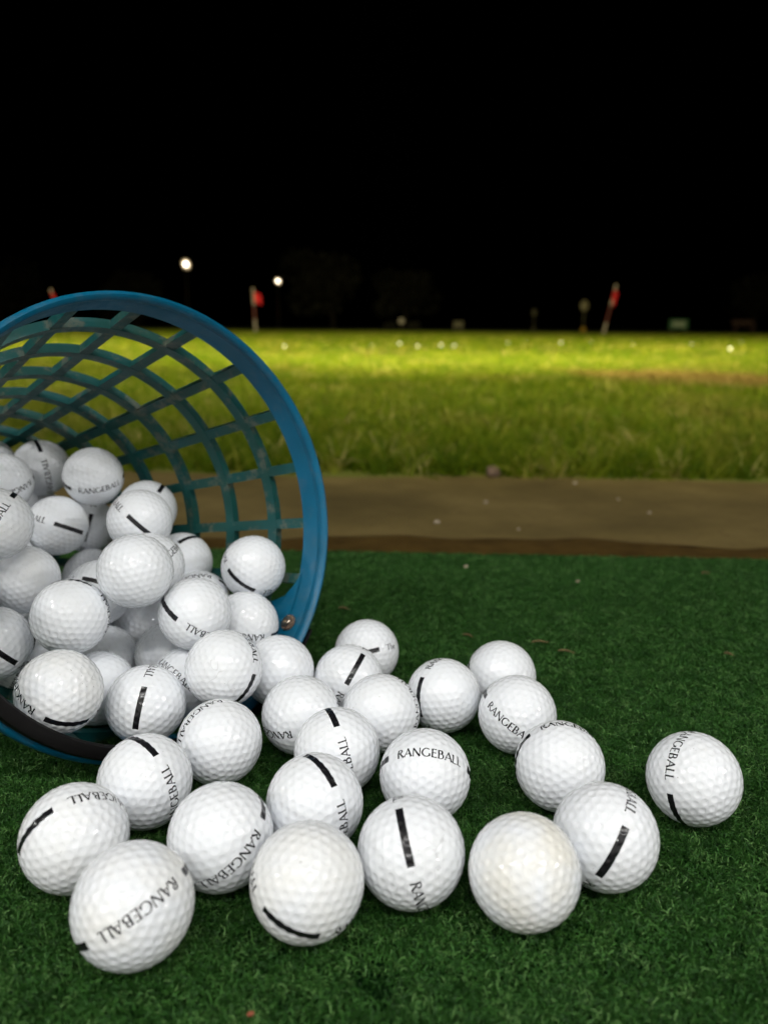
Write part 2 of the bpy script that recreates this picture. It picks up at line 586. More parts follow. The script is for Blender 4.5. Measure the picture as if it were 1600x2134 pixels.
def stripe_mesh(name, ang):
    ln, wd = 0.0233, 0.0031
    ss = np.linspace(-ln / 2, ln / 2, 120)
    tt = np.linspace(-wd / 2, wd / 2, 17)
    g = np.stack(np.meshgrid(ss, tt, indexing='ij'), -1)
    mb = MB()
    mb.grid(on_ball(g[..., 0] + math.radians(ang) * R, g[..., 1], 0.00003))
    return mb.mesh(name, True)

TK, TN = 0.180, 0.092
def arc(cx, cy, rx, ry, a0, a1, k=14):
    return [(cx + rx * math.cos(math.radians(a0 + (a1 - a0) * i / k)), cy + ry * math.sin(math.radians(a0 + (a1 - a0) * i / k))) for i in range(k + 1)]
def wv(pts, thick=TK, thin=TN):
    """stroke widths that follow the direction: upright thick, level thin"""
    w = []
    for i in range(len(pts)):
        a, b = pts[max(i - 1, 0)], pts[min(i + 1, len(pts) - 1)]
        dx, dy = b[0] - a[0], b[1] - a[1]
        q = abs(dy) / (math.hypot(dx, dy) + 1e-9)
        w.append(thin + (thick - thin) * q ** 1.5)
    return w
def stem(x, y0=0.0, y1=1.0, w=TK):
    return ([(x, y0), (x, y0 + (y1 - y0) * .12), (x, (y0 + y1) / 2), (x, y1 - (y1 - y0) * .12), (x, y1)], [w * 1.35, w * 1.03, w * .95, w * 1.03, w * 1.35])
def arm(x0, x1, y):
    return ([(x0, y), (x0 + (x1 - x0) * .75, y), (x1, y)], [TN, TN, TN * 1.9])
GL = {}
bowlR = [(.08, .965), (.26, .965)] + arc(.26, .745, .25, .22, 90, -90)[1:] + [(.08, .525)]
GL['R'] = (.70, [stem(.09), (bowlR, wv(bowlR)), ([(.27, .53), (.46, .28), (.70, -.0)], [TK * .8, TK * .95, TK * 1.25])])
GL['A'] = (.80, [([(.02, 0), (.10, .22), (.40, 1.0)], [TN * 1.9, TN * 1.1, TN * 1.1]), ([(.38, 1.0), (.68, .22), (.78, 0)], [TK * .95, TK, TK * 1.4]),
                 ([(.15, .34), (.62, .34)], [TN, TN])])
GL['N'] = (.84, [([(.08, 0), (.08, .12), (.08, .9), (.08, 1)], [TN * 2, TN * 1.2, TN * 1.2, TN * 1.6]), ([(.05, 1.0), (.76, 0)], [TK * 1.05, TK * 1.05]),
                 ([(.76, 0), (.76, .12), (.76, .88), (.76, 1)], [TN * 1.2, TN * 1.2, TN * 1.2, TN * 2])])
gc = arc(.48, .5, .42, .475, 48, 318, 26)
GL['G'] = (.92, [(gc, wv(gc)), ([(.82, .42), (.82, .28), (.82, .10)], [TK * 1.3, TK, TK])])
GL['E'] = (.58, [stem(.09), arm(.1, .50, .968), arm(.1, .44, .52), arm(.1, .54, .032)])
bowl1 = [(.08, .965), (.26, .965)] + arc(.26, .755, .20, .21, 90, -90)[1:] + [(.08, .545)]
bowl2 = [(.08, .545), (.30, .545)] + arc(.30, .29, .26, .255, 90, -90)[1:] + [(.08, .035)]
GL['B'] = (.66, [stem(.09), (bowl1, wv(bowl1)), (bowl2, wv(bowl2))])
GL['L'] = (.52, [stem(.09), arm(.1, .52, .032)])
GL['T'] = (.66, [stem(.33), ([(.0, .968), (.08, .968), (.58, .968), (.66, .968)], [TN * 1.9, TN, TN, TN * 1.9])])
hb = [(.09, .42)] + arc(.27, .42, .18, .20, 165, 0, 10) + [(.45, .2), (.45, 0)]
GL['h'] = (.54, [stem(.09, 0, 1.02, TK * .85), (hb, [TN] + [TN * 1.3] * 11 + [TK * .85, TK])])
ec = arc(.27, .31, .23, .30, 5, 330, 20)
GL['e'] = (.54, [(ec, wv(ec, TK * .9)), ([(.06, .33), (.49, .33)], [TN, TN])])

def text_mesh(name, text, ang, cap=0.0042, total=0.0317, left=None):
    sp = 0.10
    adv = sum(GL[ch][0] for ch in text) + sp * (len(text) - 1)
    sx = total / adv if left is None else cap * 1.02
    x = -total / 2 if left is None else left
    mb = MB()
    k = 0
    for ch in text:
        w, strokes = GL[ch]
        for pts, wd in strokes:
            P = np.array([(x + p[0] * sx, (p[1] - 0.5) * cap) for p in pts])
            W = np.array(wd) * cap
            seg = np.linalg.norm(np.diff(P, axis=0), axis=1)
            cum = np.concatenate([[0], np.cumsum(seg)])
            m = max(3, int(cum[-1] / 0.00022))
            q = np.linspace(0, cum[-1], m)
            X = np.stack([np.interp(q, cum, P[:, 0]), np.interp(q, cum, P[:, 1])], 1)
            ww = np.interp(q, cum, W)
            T = np.gradient(X, axis=0)
            T /= np.linalg.norm(T, axis=1)[:, None] + 1e-12
            Nn = np.stack([-T[:, 1], T[:, 0]], 1)
            rows = np.stack([X + Nn * (ww * h)[:, None] for h in (-.5, -.17, .17, .5)], 1)
            mb.grid(on_ball(rows[..., 0] + math.radians(ang) * R, rows[..., 1], 0.00003 + 0.0000015 * (k % 7)))
            k += 1
        x += (w + sp) * sx
    return mb.mesh(name, True)

PRINT = [(text_mesh('lettering', 'RANGEBALL', 0.0), 'lettering'), (stripe_mesh('stripe', 90.0), 'stripe'),
         (text_mesh('lettering', 'RANGEBALL', 180.0), 'lettering'), (stripe_mesh('stripe', 270.0), 'stripe')]
me_the = text_mesh('lettering', 'The', 0.0, cap=0.0040, left=-0.0158)
for m_ in [q[0] for q in PRINT] + [me_the]:
    m_.materials.append(M_ink)

BALLS = [
  ('golf ball lying alone at the right edge of the spill, stripe at lower left', 0.05, '', 0.14611, 0.33397, 0.02085, 0.1249, 0.4762, -0.3979, 0.7741),
  ('front golf ball with wide diagonal stripe touching the yellowed ball on its left', 0.05, '', 0.09198, 0.28824, 0.02082, 0.1509, 0.847, 0.0123, 0.5095),
  ('faintly yellowed golf ball without any visible print at the front of the spill', 0.42, '', 0.05478, 0.26557, 0.02083, 0.8676, 0.4184, -0.1877, 0.1924),
  ('golf ball with RANGEBALL arched over its top, behind the diagonally striped ball', 0.05, '', 0.08552, 0.34431, 0.02089, 0.5359, -0.5875, -0.4376, -0.4197),
  ('golf ball with RANGEBA sloping down its left half, third in the right-hand line', 0.05, '', 0.07428, 0.39929, 0.0209, 0.5145, -0.2173, 0.1806, -0.8096),
  ('rearmost plain golf ball of the right-hand line, farthest out on the green mat', 0.05, '', 0.07324, 0.45321, 0.02074, 0.6383, 0.2398, -0.0614, 0.7289),
  ('front golf ball with a vertical black stripe above the letters RANG', 0.05, '', 0.0118, 0.27699, 0.02087, 0.7193, -0.2869, 0.5417, -0.3268),
  ('front golf ball with a curved stripe low on its left side', 0.2, '', -0.02767, 0.25876, 0.02087, 0.0867, 0.1983, -0.1166, 0.9693),
  ('golf ball with stripe at its left edge and upside-down BALL on top, front left', 0.12, '', -0.12475, 0.28464, 0.02087, 0.4129, 0.7944, -0.1296, 0.4262),
  ('nearest golf ball, RANGEBALL running diagonally upside down across its middle', 0.25, '', -0.08846, 0.24534, 0.02098, 0.0311, -0.833, 0.4601, -0.3057),
  ('golf ball with RANGEBALL along its lower right edge, behind the nearest ball', 0.05, '', -0.06563, 0.286, 0.02088, 0.2574, -0.799, 0.5162, -0.1698),
  ('golf ball with stripe on top and NGEBALL running up its right side, front left', 0.05, '', -0.1092, 0.32761, 0.02087, 0.6351, 0.7031, -0.2203, -0.2319),
  ('plain golf ball with tiny letters along its upper left rim, in front of the basket', 0.05, '', -0.08263, 0.36569, 0.02088, 0.1378, 0.459, -0.4854, 0.7313),
  ('golf ball with RANGEBALL reading upright across its upper face', 0.05, '', 0.02015, 0.33486, 0.02088, 0.6313, -0.3783, -0.2973, -0.6083),
  ('golf ball with stripe on top and BALL at lower right, between three front balls', 0.05, '', -0.0295, 0.31106, 0.02088, 0.5902, 0.683, -0.2183, -0.3707),
  ('golf ball with short stripe at its very top and BALL below, in the middle', 0.05, '', -0.02247, 0.35709, 0.02087, 0.5396, 0.6097, -0.4518, -0.3646),
  ('plain golf ball right of the middle with letters only on its right limb', 0.05, '', -0.00077, 0.39979, 0.02083, 0.8285, 0.4943, -0.2547, 0.0653),
  ('golf ball with long vertical stripe on its left side beside dark shaded turf', 0.05, '', 0.0354, 0.42335, 0.02086, 0.6072, -0.3833, -0.6747, -0.1708),
  ('golf ball with RANGE upside down at its lower left, beside the basket mouth', 0.05, '', -0.0447, 0.39679, 0.02086, 0.1158, -0.3387, 0.9331, -0.0352),
  ('half hidden golf ball with slanted stripe and letter R below it', 0.05, '', -0.02066, 0.44456, 0.02084, 0.4504, -0.2891, 0.8049, -0.2562),
  ('rearmost golf ball behind the slanted stripe ball, with the word The at its right edge', 0.05, 'The', -0.0108, 0.49108, 0.02086, 0.9777, -0.1618, -0.1287, -0.037),
  ('golf ball at the back of the basket with NGEBALL running up to a short stripe', 0.05, '', -0.26536, 0.59695, 0.12803, 0.5199, 0.7164, -0.251, -0.3917),
  ('topmost golf ball in the basket with RANGEBALL reading upright along its lower half', 0.05, '', -0.21304, 0.56407, 0.12632, 0.8635, 0.1434, 0.1039, -0.4723),
  ('golf ball peeking out behind another near the lattice, short stripe at its upper right', 0.05, '', -0.17395, 0.56123, 0.10265, 0.6601, 0.3602, -0.2927, -0.5906),
  ('golf ball high in the pile with BALL at upper left and diagonal stripe in front', 0.05, '', -0.16352, 0.51052, 0.1045, 0.1493, -0.3741, -0.0658, -0.9129),
  ('golf ball wedged deep between two larger ones, small square of stripe visible', 0.05, '', -0.23293, 0.60011, 0.08135, 0.0469, -0.7878, -0.1666, -0.5911),
  ('golf ball in the upper pile with LL beside a long sloping stripe', 0.1, '', -0.23488, 0.54703, 0.09316, 0.3778, -0.2027, -0.109, -0.8968),
  ('golf ball at the left picture edge with a square stripe end and letters ALL', 0.1, '', -0.229, 0.4478, 0.11559, 0.7608, 0.3407, -0.3174, -0.4521),
  ('golf ball at the left picture edge with RANG upside down at its lower right', 0.05, '', -0.27605, 0.55596, 0.12264, 0.1601, -0.9083, 0.3845, 0.0387),
  ('uppermost golf ball at the left picture edge, only its right side showing', 0.05, '', -0.30789, 0.60073, 0.128, 0.3754, 0.5555, -0.3585, 0.6496),
  ('plain golf ball at the left edge below the ball with the square stripe', 0.12, '', -0.2258, 0.47202, 0.07459, 0.7286, 0.6091, 0.0251, 0.3123),
  ('plain golf ball without print on top of the pile in the middle of the basket', 0.05, '', -0.14266, 0.43237, 0.09195, 0.5254, 0.5261, -0.3069, 0.5941),
  ('golf ball half hidden behind the plain top ball, letters EBAL on its right', 0.05, '', -0.1473, 0.47486, 0.08298, 0.9369, 0.0845, -0.3032, -0.1522),
  ('golf ball against the lattice with arched stripe over its top', 0.05, '', -0.14392, 0.53862, 0.06866, 0.4295, 0.251, -0.4864, -0.7183),
  ('bare golf ball half buried below the ball with the sloping stripe', 0.05, '', -0.224, 0.57707, 0.04654, 0.4924, 0.1789, 0.5811, -0.6228),
  ('golf ball half buried left of the plain top ball, stripe end at its lower edge', 0.05, '', -0.18677, 0.49045, 0.06038, 0.131, -0.1369, -0.3288, -0.9252),
  ('golf ball in the basket middle with stripe at left and upside-down BALL below', 0.05, '', -0.11144, 0.44049, 0.06372, 0.1133, 0.8735, -0.3912, -0.2666),
  ('golf ball hidden behind the stripe-and-BALL ball, only its upper right rim showing', 0.05, '', -0.12463, 0.50571, 0.04949, 0.2655, 0.5449, -0.5811, 0.5431),
  ('golf ball resting against the right lattice with a long curved stripe at lower left', 0.05, '', -0.08729, 0.50444, 0.07475, 0.1464, -0.9317, 0.0958, 0.3184),
  ('golf ball beside the silver bolt with RANG upside down at its lower edge', 0.05, '', -0.08829, 0.47398, 0.04491, 0.0764, 0.712, -0.6951, -0.0636),
  ('golf ball in the left pile with ANGEBALL running up its right limb', 0.05, '', -0.17637, 0.41882, 0.06873, 0.7356, 0.6749, 0.0575, 0.0128),
  ('shaded golf ball mostly hidden right of the ANGEBALL ball', 0.05, '', -0.20756, 0.54111, 0.03044, 0.9319, -0.3162, -0.0948, -0.1502),
  ('dark shaded golf ball deep in the gap under the plain top ball', 0.05, '', -0.16547, 0.51663, 0.03423, 0.35, 0.402, -0.426, 0.7311),
  ('left one of two shaded golf balls at the bottom of the deep gap', 0.05, '', -0.18008, 0.47592, 0.0208, 0.6193, 0.5323, -0.1986, 0.5419),
  ('right one of two shaded golf balls at the bottom of the deep gap', 0.05, '', -0.13765, 0.47341, 0.02478, 0.7716, 0.4541, 0.339, -0.2889),
  ('golf ball behind the two lower balls at the basket mouth, no print showing', 0.05, '', -0.16534, 0.42436, 0.02308, 0.7667, 0.3972, 0.3863, -0.3242),
  ('golf ball with RANGEB sloping down, tucked behind the vertical stripe ball in the basket', 0.05, '', -0.11696, 0.43623, 0.02164, 0.4937, -0.4092, -0.0235, -0.767),
  ('large golf ball at the mouth of the basket with BALL at right and stripe below', 0.05, '', -0.08852, 0.40864, 0.04262, 0.3497, -0.8299, -0.2357, -0.3653),
  ('plain golf ball just outside the mouth below the silver bolt', 0.05, '', -0.06259, 0.43945, 0.02845, 0.5259, 0.2863, 0.4749, -0.6449),
  ('golf ball on the basket lip with RANG at left and a level stripe at bottom', 0.16, '', -0.16376, 0.36885, 0.04584, 0.2425, 0.3045, -0.9058, -0.1672),
  ('golf ball at the basket lip with a vertical stripe and ALL above it', 0.05, '', -0.1289, 0.39556, 0.02686, 0.0905, 0.7576, 0.1548, 0.6276),
  ('golf ball cut by the left picture edge with a sloping stripe end', 0.05, '', -0.22526, 0.42648, 0.04945, 0.2989, -0.3779, -0.1251, -0.8673),
  ('shaded golf ball with letters RA behind the ball on the basket lip, far left', 0.05, '', -0.22719, 0.4628, 0.02711, 0.5993, 0.5057, -0.1702, -0.5968),
  ('shaded golf ball deep in the gap between the left edge ball and the ANGEBALL ball', 0.05, '', -0.22952, 0.50524, 0.0231, 0.1984, -0.8843, 0.1133, -0.4072),
  ('sliver of golf ball showing between the three top left balls', 0.05, '', -0.28472, 0.62003, 0.08823, 0.7247, 0.6373, 0.0588, 0.2552),
]
FILL = [
  (-0.2902, 0.53545, 0.02612, 0.4751, 0.1706, 0.7089, -0.4925),
  (-0.33704, 0.54248, 0.10772, 0.0238, -0.7453, -0.5845, -0.3199),
  (-0.28545, 0.47889, 0.05795, 0.2009, -0.2729, 0.758, 0.5573),
  (-0.25949, 0.43362, 0.08207, 0.2665, 0.8005, -0.0986, 0.5277),
  (-0.33342, 0.52955, 0.06254, -0.2582, -0.2072, -0.8566, -0.3957),
  (-0.27854, 0.59198, 0.02987, 0.6554, 0.7513, 0.0447, 0.0628),
  (-0.23139, 0.40054, 0.08607, -0.2304, -0.7662, 0.1814, -0.5717),
  (-0.30964, 0.494, 0.09562, 0.9756, 0.0756, -0.1815, 0.0974),
  (-0.33047, 0.55915, 0.03223, -0.0421, 0.7886, -0.6135, -0.0048),
  (-0.25027, 0.55034, 0.02458, 0.1194, 0.6091, -0.7005, -0.3522),
  (-0.18405, 0.55978, 0.06099, -0.0519, 0.0244, 0.218, 0.9743),
  (-0.26232, 0.51884, 0.07393, 0.6401, 0.289, 0.6673, -0.248),
  (-0.29101, 0.55049, 0.06956, 0.1066, 0.6825, 0.723, -0.0124),
  (-0.31604, 0.58747, 0.08838, -0.7232, 0.3086, -0.4869, 0.3804),
  (-0.27472, 0.46992, 0.10096, 0.1002, -0.3476, -0.6089, 0.706),
]

def golf_ball(label, stain, variant, pos, quat, group, bare=False):
    o = bpy.data.objects.new('golf_ball', me_ball)
    COL.objects.link(o)
    o.rotation_mode = 'QUATERNION'
    o.rotation_quaternion = Quaternion(quat)
    o.location = pos
    o['yellowing'] = float(stain)
    tag(o, label, 'golf ball', group)
    if not bare:
        for k, (me, nm) in enumerate(PRINT):
            if variant == 'The' and k == 0:
                me = me_the
            p = bpy.data.objects.new(nm, me)
            COL.objects.link(p)
            p.parent = o
    return o
for row in BALLS:
    inb = row[5] > 0.0222 or row[0].find('basket') >= 0 or row[0].find('gap') >= 0
    golf_ball(row[0], row[1], row[2], row[3:6], row[6:10],
              'range golf balls spilling out of the basket')
for row in FILL:
    golf_ball('golf ball buried in the pile inside the basket, mostly out of sight', 0.05, '', row[0:3], row[3:7],
              'golf balls buried in the basket')

# ------------------------------------------------------------------ the basket
CB = np.array([-0.12455611, 0.41958857, 0.12194968])
NB = np.array([-0.73995385, 0.64705049, -0.18383135])
E1 = np.array([-0.65826884, -0.75278293, 0.0])
E2 = np.array([-0.13838511, 0.12101045, 0.98295780])
RIMR, CR, CK, BL = 0.12712, 0.1245, 0.19212, 0.285
base = np.array([CB[0], CB[1], 0.0])
basket = empty('range_basket', tuple(base))
tag(basket, 'blue plastic lattice range basket tipped on its side, spilling golf balls', 'basket')
def bp(a, dep, rad):
    return CB + dep * NB + rad * (math.cos(a) * E1 + math.sin(a) * E2) - base
def cone(dep):
    return CR - CK * dep

def plastic(name, c1, c2, dirt):
    m = mat(name, c1, 0.38)
    c = coords(m)
    n1 = noise(m, 16.0, 4, 0.6, c)
    n2 = noise(m, 130.0, 5, 0.7, c)
    n3 = noise(m, 85.0, 6, 0.7, c)
    col = ramp(m, n1, [(0.35, c1), (0.65, c2)])
    dm = math_(m, 'MULTIPLY', ramp(m, n3, [(0.52, (0, 0, 0)), (0.62, (1, 1, 1))]), dirt)
    col = mix(m, dm, col, (0.20, 0.165, 0.115))
    sc = math_(m, 'MULTIPLY', ramp(m, n2, [(0.66, (0, 0, 0)), (0.74, (1, 1, 1))]), dirt * 0.8)
    col = mix(m, sc, col, (0.24, 0.25, 0.24))
    link(m, col, bsdf(m).inputs['Base Color'])
    link(m, ramp(m, n2, [(0.3, (0.28,) * 3), (0.7, (0.55,) * 3)]), bsdf(m).inputs['Roughness'])
    bump(m, n2, 0.15, 0.0006)
    bsdf(m).inputs['Specular IOR Level'].default_value = 0.35
    return m
M_rim = plastic('blue_plastic', (0.000, 0.112, 0.215), (0.000, 0.090, 0.165), 0.09)
M_lat = plastic('teal_plastic', (0.004, 0.075, 0.078), (0.010, 0.062, 0.050), 0.42)  # lattice base darker and greener than the rim, with more dirt
M_black = mat('black_plastic', (0.0045, 0.004, 0.004), 0.5)
bsdf(M_black).inputs['Specular IOR Level'].default_value = 0.16
c = coords(M_black)
bump(M_black, noise(M_black, 180.0, 4, 0.6, c), 0.2, 0.0006)
M_steel = mat('steel', (0.62, 0.56, 0.47), 0.28, Metallic=1.0)
c = coords(M_steel)
link(M_steel, ramp(M_steel, noise(M_steel, 300.0, 4, 0.6, c), [(0.35, (0.65, 0.60, 0.52)), (0.7, (0.32, 0.24, 0.16))]), bsdf(M_steel).inputs['Base Color'])

M_rust = rough_mat('rusty_washer', (0.10, 0.075, 0.055), (0.20, 0.13, 0.085), 700.0)
# rim: lip and first wall band, one revolved profile
prof = [(0.0160, cone(0.016)), (0.0100, cone(0.010)), (0.0052, cone(0.0052)), (0.0036, cone(0.0036) + 0.0001), (0.0022, 0.12330), (0.0004, 0.12300), (-0.0012, 0.12345),
        (-0.0024, 0.12445), (-0.0029, 0.12570), (-0.0025, 0.12680), (-0.0014, 0.12765), (0.0004, 0.12800), (0.0060, 0.12800),
        (0.0072, 0.12750), (0.0074, 0.12690), (0.0100, 0.12650), (0.0160, 0.12560)]
na = 160
mb = MB()
mb.grid([[bp(2 * math.pi * i / na, d, r) for d, r in prof] for i in range(na)], closed_u=True, closed_v=True)
o = obj('rim', mb.mesh('rim'), M_rim, parent=basket)
smooth_angle(o, 40)

def patch(a0, a1, d0, d1, tin, thick, ku, kd):
    """curved slab of the basket wall: angle a0..a1, depth d0..d1"""
    mb = MB()
    As = np.linspace(a0, a1, ku + 1)
    Ds = np.linspace(d0, d1, kd + 1)
    inner = [[bp(a, d, cone(d) + tin) for d in Ds] for a in As]
    outer = [[bp(a, d, cone(d) + tin + thick) for d in Ds] for a in As]
    nv = kd + 1
    V = np.array(inner).reshape(-1, 3).tolist() + np.array(outer).reshape(-1, 3).tolist()
    o_ = (ku + 1) * nv
    F = []
    for i in range(ku):
        for j in range(kd):
            q = (i * nv + j, (i + 1) * nv + j, (i + 1) * nv + j + 1, i * nv + j + 1)
            F.append(q[::-1])
            F.append(tuple(x + o_ for x in q))
    for i in range(ku):
        F.append((i * nv, (i + 1) * nv, (i + 1) * nv + o_, i * nv + o_))
        F.append((i * nv + kd + o_, (i + 1) * nv + kd + o_, (i + 1) * nv + kd, i * nv + kd))
    for j in range(kd):
        F.append((j + 1, j, j + o_, j + 1 + o_))
        k0 = ku * nv
        F.append((k0 + j, k0 + j + 1, k0 + j + 1 + o_, k0 + j + o_))
    mb.add(V, F)
    return mb

def bevelled(o, w):
    md = o.modifiers.new('bevel', 'BEVEL')
    md.width = w
    md.segments = 2
    md.limit_method = 'ANGLE'
    md.angle_limit = math.radians(50)

PH0 = 0.12016 + math.pi - 3 * 0.30827
for k in range(20):
    a = PH0 + 2 * math.pi * k / 20
    hw = 0.0034
    mb = MB()
    # stave narrows with the cone but keeps its strip width
    Ds = np.linspace(0.0155, BL, 15)
    inn, out = [], []
    rows = []
    for d in Ds:
        r = cone(d)
        h = hw / r
        h2 = hw * 0.78 / r
        rows.append([bp(a - h, d, r + 0.0003), bp(a + h, d, r + 0.0003), bp(a + h2, d, r + 0.0055), bp(a - h2, d, r + 0.0055)])
    mb.grid(rows, closed_v=True)
    mb.F.append((3, 2, 1, 0))
    n_ = len(rows) * 4
    mb.F.append((n_ - 4, n_ - 3, n_ - 2, n_ - 1))
    o = obj('stave', mb.mesh('stave'), M_lat, parent=basket)
    smooth_angle(o, 40)
for k in range(6):
    d = 0.04294 + 0.03828 * k
    na = 120
    hd = 0.0036
    pr = [(d - hd, cone(d - hd)), (d + hd, cone(d + hd)), (d + hd * 0.75, cone(d) + 0.0060), (d - hd * 0.75, cone(d) + 0.0062)]
    mb = MB()
    mb.grid([[bp(2 * math.pi * i / na, q[0], q[1]) for q in pr] for i in range(na)], closed_u=True, closed_v=True)
    o = obj('hoop', mb.mesh('hoop'), M_lat, parent=basket)
    smooth_angle(o, 40)
# base plate
mb = MB()
pr = [(BL - 0.010, cone(BL) + 0.0), (BL - 0.010, cone(BL) + 0.0062), (BL + 0.004, cone(BL) + 0.0050), (BL + 0.005, 0.03), (BL + 0.005, 0.0005),
      (BL + 0.001, 0.0005), (BL + 0.001, 0.03), (BL, cone(BL) - 0.001)]
mb.grid([[bp(2 * math.pi * i / 72, q[0], q[1]) for q in pr] for i in range(72)], closed_u=True, closed_v=True)
o = obj('base_plate', mb.mesh('base_plate'), M_lat, parent=basket)
smooth_angle(o, 40)

# two bolted lugs where the handle is hung
for side, ang in enumerate((-139.4, 40.6)):
    a = math.radians(ang)
    Ds = [0.0140, 0.0165, 0.0230, 0.0300, 0.0370, 0.0410]
    hws = [0.30, 0.235, 0.150, 0.118, 0.098, 0.070]
    K = 12
    inn = [[bp(a + h * (2 * i / K - 1), d, cone(d) - 0.0009) for i in range(K + 1)] for d, h in zip(Ds, hws)]
    out = [[bp(a + h * (2 * i / K - 1), d, cone(d) + 0.0045) for i in range(K + 1)] for d, h in zip(Ds, hws)]
    loop = []
    mb = MB()
    mb.grid(inn)
    k2 = len(mb.V)
    mb.grid([r[::-1] for r in out])
    nr = len(Ds)
    edge = [[inn[i][0], out[i][0]] for i in range(nr)] + [[inn[-1][j], out[-1][j]] for j in range(1, K + 1)] + \
           [[inn[i][K], out[i][K]] for i in reversed(range(nr - 1))]
    mb.grid(edge)
    o = obj('lug', mb.mesh('lug'), M_rim, parent=basket)
    smooth_angle(o, 40)
    # bolt with washer and hexagon socket, standing on the inner wall
    d0 = 0.0128
    p = bp(a, d0, cone(d0) - 0.0010)
    rad_in = -(math.cos(a) * E1 + math.sin(a) * E2)
    u = NB
    v = np.cross(rad_in, u)
    def lathe(pr, seg=28):
        mb = MB()
        mb.grid([[p + rad_in * h + (u * math.cos(t) + v * math.sin(t)) * r for h, r in pr]
                 for t in np.linspace(0, 2 * math.pi, seg, endpoint=False)], closed_u=True)
        return mb
    mb = lathe([(-0.001, 0.0055), (0.0006, 0.0055), (0.0009, 0.0052), (0.0009, 0.0002)], 32)
    w = obj('washer', mb.mesh('washer'), M_rust, parent=basket)
    smooth_angle(w, 40)
    mb = lathe([(0.0005, 0.0034), (0.0018, 0.0034), (0.0025, 0.0031), (0.0028, 0.0026), (0.0028, 0.0018), (0.0028, 0.00165), (0.0013, 0.0016), (0.0011, 0.0001)], 30)
    b_ = obj('bolt', mb.mesh('bolt'), M_steel, parent=basket)
    smooth_angle(b_, 30)

# handle: flat black bail folded down along the lower half of the rim
mb = MB()
K = 90
rows = []
for i in range(K + 1):
    f = i / K
    ang = -139.4 + 180.0 * f
    a = math.radians(ang)
    e = min(f, 1 - f) / 0.30                      # ends lie outside the wall, middle in front of the lip
    e = max(0.0, min(1.0, (e - 0.45) / 0.55))
    e = e * e * (3 - 2 * e)
    rc = 0.1306 + (0.1212 - 0.1306) * e
    dc = 0.0030 + (-0.0066 - 0.0030) * e
    hr = 0.0020 + (0.0040 - 0.0020) * e
    hd = 0.0045 + (0.0032 - 0.0045) * e
    sec = [(-hd * 0.6, -hr), (-hd, -hr * 0.72), (-hd, hr * 0.1), (-hd * 0.72, hr * 0.8), (-hd * 0.2, hr), (hd * 0.8, hr), (hd, hr * 0.7), (hd, -hr * 0.7), (hd * 0.7, -hr)]
    rows.append([bp(a, dc + s[0], rc + s[1]) for s in sec])
mb.grid(rows, closed_v=True)
n_ = len(mb.V)
mb.F.append(tuple(range(8, -1, -1)))
mb.F.append(tuple(range(n_ - 9, n_)))
o = obj('handle', mb.mesh('handle'), M_black, parent=basket)
smooth_angle(o, 40)

# ------------------------------------------------------------------ small things on mat and apron
def stone(name, p, s, m, label, cat, seed, group=None, flat=0.7):
    bm = bmesh.new()
    bmesh.ops.create_icosphere(bm, subdivisions=3, radius=1.0)
    r = np.random.default_rng(seed)
    W = r.normal(size=(7, 3))
    for v in bm.verts:
        q = np.array(v.co)
        k = 1.0 + sum(0.09 * math.sin(2.2 * float(q @ w) + i) for i, w in enumerate(W)) * 0.6
        v.co = Vector(q * k * s * np.array([1.15, 0.95, flat]))
    me = bpy.data.meshes.new(name)
    bm.to_mesh(me)
    bm.free()
    me.polygons.foreach_set('use_smooth', np.ones(len(me.polygons), dtype=bool))
    o = obj(name, me, m, loc=p)
    o.rotation_euler = (0, 0, r.uniform(0, 6))
    return tag(o, label, cat, group)
M_stone = rough_mat('brown_stone', (0.11, 0.07, 0.042), (0.17, 0.11, 0.075), 90.0)
M_peb = rough_mat('pale_pebble', (0.30, 0.24, 0.15), (0.44, 0.38, 0.28), 400.0)
M_straw = rough_mat('dry_straw', (0.11, 0.070, 0.026), (0.17, 0.115, 0.048), 500.0)
stone('stone', (0.218, 1.548, -0.010), 0.015, M_stone, 'brown stone at the grass edge on the concrete strip', 'stone', 5, flat=0.8)
PEB = [((0.0762, 1.0966, -0.0185), 0.0050, 'largest pale pebble on the concrete strip, nearest to the basket'),
       ((0.1674, 1.2588, -0.0185), 0.0042, 'pale pebble in the middle of the concrete strip below the brown stone'),
       ((0.3633, 1.4668, -0.0185), 0.0056, 'pale pebble on the concrete strip close to the grass, right of the stone'),
       ((0.3961, 1.2949, -0.0185), 0.0034, 'upper one of two pale pebbles on the right half of the concrete strip'),
       ((0.4099, 1.1799, -0.0185), 0.0040, 'lower one of two pale pebbles on the right half of the concrete strip'),
       ((0.1865, 1.0528, -0.0185), 0.0030, 'small pale pebble on the concrete strip next to the dark brown strip')]
for i, (p, s, lb) in enumerate(PEB):
    stone('pebble', p, s * 0.75, M_peb, lb, 'pebble', 20 + i, 'pebbles on the concrete strip')
stone('pebble', (0.0854, 0.7831, 0.0008), 0.0022, M_peb, 'tiny white pebble on the far part of the green mat', 'pebble', 31)
stone('pebble', (0.1897, 0.7329, 0.0004), 0.0015, M_peb, 'tiniest pale speck of stone on the far green mat, right of the white one', 'pebble', 33)
M_orange = mat('orange_crumb', (0.22, 0.06, 0.025), 0.8)
stone('crumb', (-0.0428, 0.2206, -0.0004), 0.0011, M_orange, 'tiny orange crumb on the turf in front of the nearest balls', 'crumb', 34)
